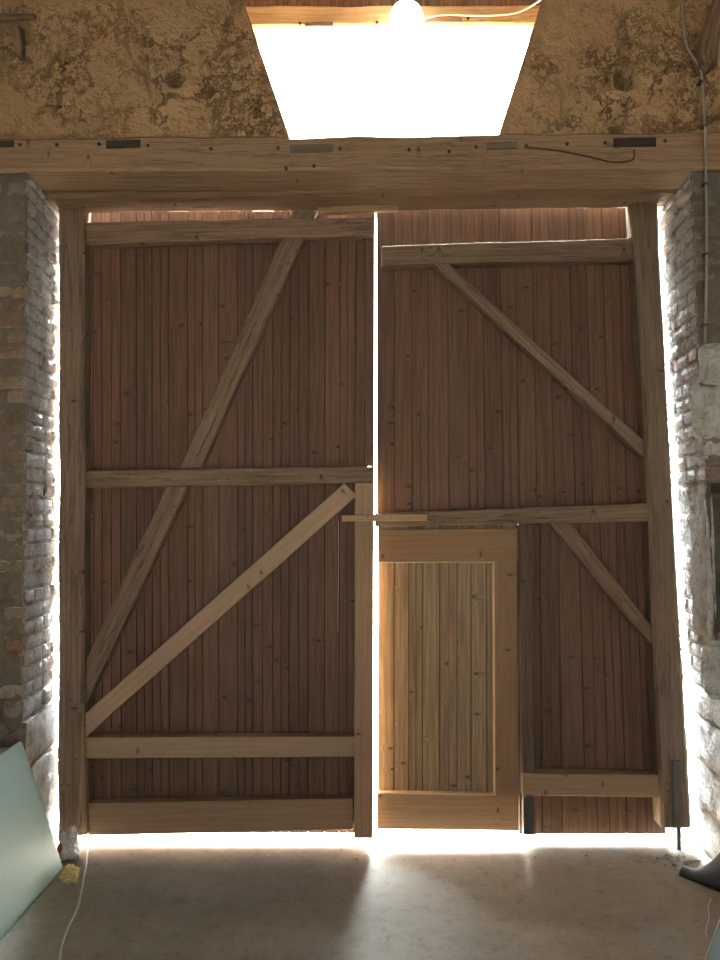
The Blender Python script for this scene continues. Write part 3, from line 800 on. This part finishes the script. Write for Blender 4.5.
mb.build('turned_flap', M['cable'], bl_)

# dark green sheet and string in the lower right corner
gs = empty('green_sheet', on_floor(712, 940), 'dark green sheet with pale edge at the bottom right corner of the floor', 'sheet')
mb = MB(); p0 = on_floor(703, 966, .004); p1 = on_floor(722, 914, .004); up = Vector((.20, -.10, .10))
for o_ in (Vector((0, 0, 0)), Vector((.006, .002, -.003))): mb.v += [p0 + o_, p1 + o_, p1 + up + o_, p0 + up + o_]
mb.face([0, 1, 2, 3]); mb.face([4, 5, 6, 7])
for s_ in range(4): mb.face([s_, (s_ + 1) % 4, 4 + (s_ + 1) % 4, 4 + s_])
mb.build('face', M['panelgreen'], gs)
mb = MB(); tube(mb, [p0, p0.lerp(p1, .5), p1], .004, seg=6); mb.build('pale_edge', M['white'], gs)
mb = MB(); tube(mb, [on_floor(711, 899, .004), on_floor(708, 908, .004), on_floor(709, 918, .004), on_floor(706, 929, .004), on_floor(707, 938, .004)], .003, seg=6)
tag(mb.build('white_string', M['white'], smooth=True), 'loose white string on the floor near the bent black sheet', 'string')

# crumbs of mortar along the threshold
mb = MB()
random.seed(21)
for i in range(420):
    if random.random() < .5: px = random.gauss(665, 24); py = random.uniform(843, 866)
    else: px = random.uniform(90, 690); py = 842 + abs(random.gauss(0, 7))
    p = on_floor(px, py)
    if px > 684 or p.y > 3.84: continue
    r = random.choice([.003, .004, .005, .007, .010]) * random.uniform(.6, 1.2)
    if random.random() < .04: r *= 1.7
    blob(mb, (p.x, p.y, r * .4), r, r, r * .8, amp=.5, seg=6, rings=4, seed=i, tint=(.42, .38, .31))
tag(mb.build('mortar_crumbs', M['rubble']), 'scattered mortar crumbs on the floor along the gate', 'rubble', None, 'stuff')

# ------------------------------------------------------------------ light
W = 420.0; LOW = 8.0
w = bpy.data.worlds.new('World'); SC.world = w; w.use_nodes = True
nt = w.node_tree; bg_ = nt.nodes['Background']; bg_.inputs[0].default_value = (.73, .87, 1.0, 1)
tc = N(nt, 'ShaderNodeTexCoord'); sx = N(nt, 'ShaderNodeSeparateXYZ'); nt.links.new(tc.outputs['Generated'], sx.inputs[0])
mr = N(nt, 'ShaderNodeMapRange', interpolation_type='SMOOTHSTEP'); nt.links.new(sx.outputs[2], mr.inputs[0])
mr.inputs[1].default_value = .38; mr.inputs[2].default_value = .78; mr.inputs[3].default_value = LOW; mr.inputs[4].default_value = W
nt.links.new(mr.outputs[0], bg_.inputs[1])          # bright overcast sky above a dim horizon
s = bpy.data.lights.new('sun', 'SUN'); s.energy = 800; s.angle = math.radians(.6); s.color = (1, .94, .80)
so = bpy.data.objects.new('sun', s); C.objects.link(so)
so.rotation_euler = Vector((-.25, -.59, -.76)).to_track_quat('-Z', 'Y').to_euler()
def portal(x0, x1, z0, z1, y, inward):
    l = bpy.data.lights.new('sky_portal', 'AREA'); l.shape = 'RECTANGLE'; l.size = x1 - x0; l.size_y = z1 - z0
    l.cycles.is_portal = True
    o = bpy.data.objects.new('sky_portal', l); C.objects.link(o); o.location = ((x0 + x1) / 2, y, (z0 + z1) / 2)
    o.rotation_euler = (math.radians(-90 if inward < 0 else 90), 0, 0)
    return o
portal(-1.9, 1.95, -.01, 3.5, 4.04, -1)          # gaps round the gate
portal(-.9, 1.1, 3.6, 4.5, OUT + .02, -1)          # trapezoid opening
portal(BX0, BX1, BZ0, BZ1, -5.1, 1)               # window behind

# ------------------------------------------------------------------ camera
cd = bpy.data.cameras.new('camera'); cd.sensor_fit = 'VERTICAL'; cd.sensor_height = 36; cd.lens = 36 * F / 960
cd.clip_start = .02
co = bpy.data.objects.new('camera', cd); C.objects.link(co); co.location = (0, 0, CAMZ); co.rotation_euler = (math.radians(90) + PITCH, 0, 0)
SC.camera = co
SC.view_settings.view_transform = 'Standard'; SC.view_settings.look = 'None'; SC.view_settings.gamma = 1
SC.view_settings.use_curve_mapping = False; SC.view_settings.exposure = -0.2
SC.cycles.use_denoising = True
SC.cycles.max_bounces = 10; SC.cycles.diffuse_bounces = 8
SC.cycles.sample_clamp_indirect = 12
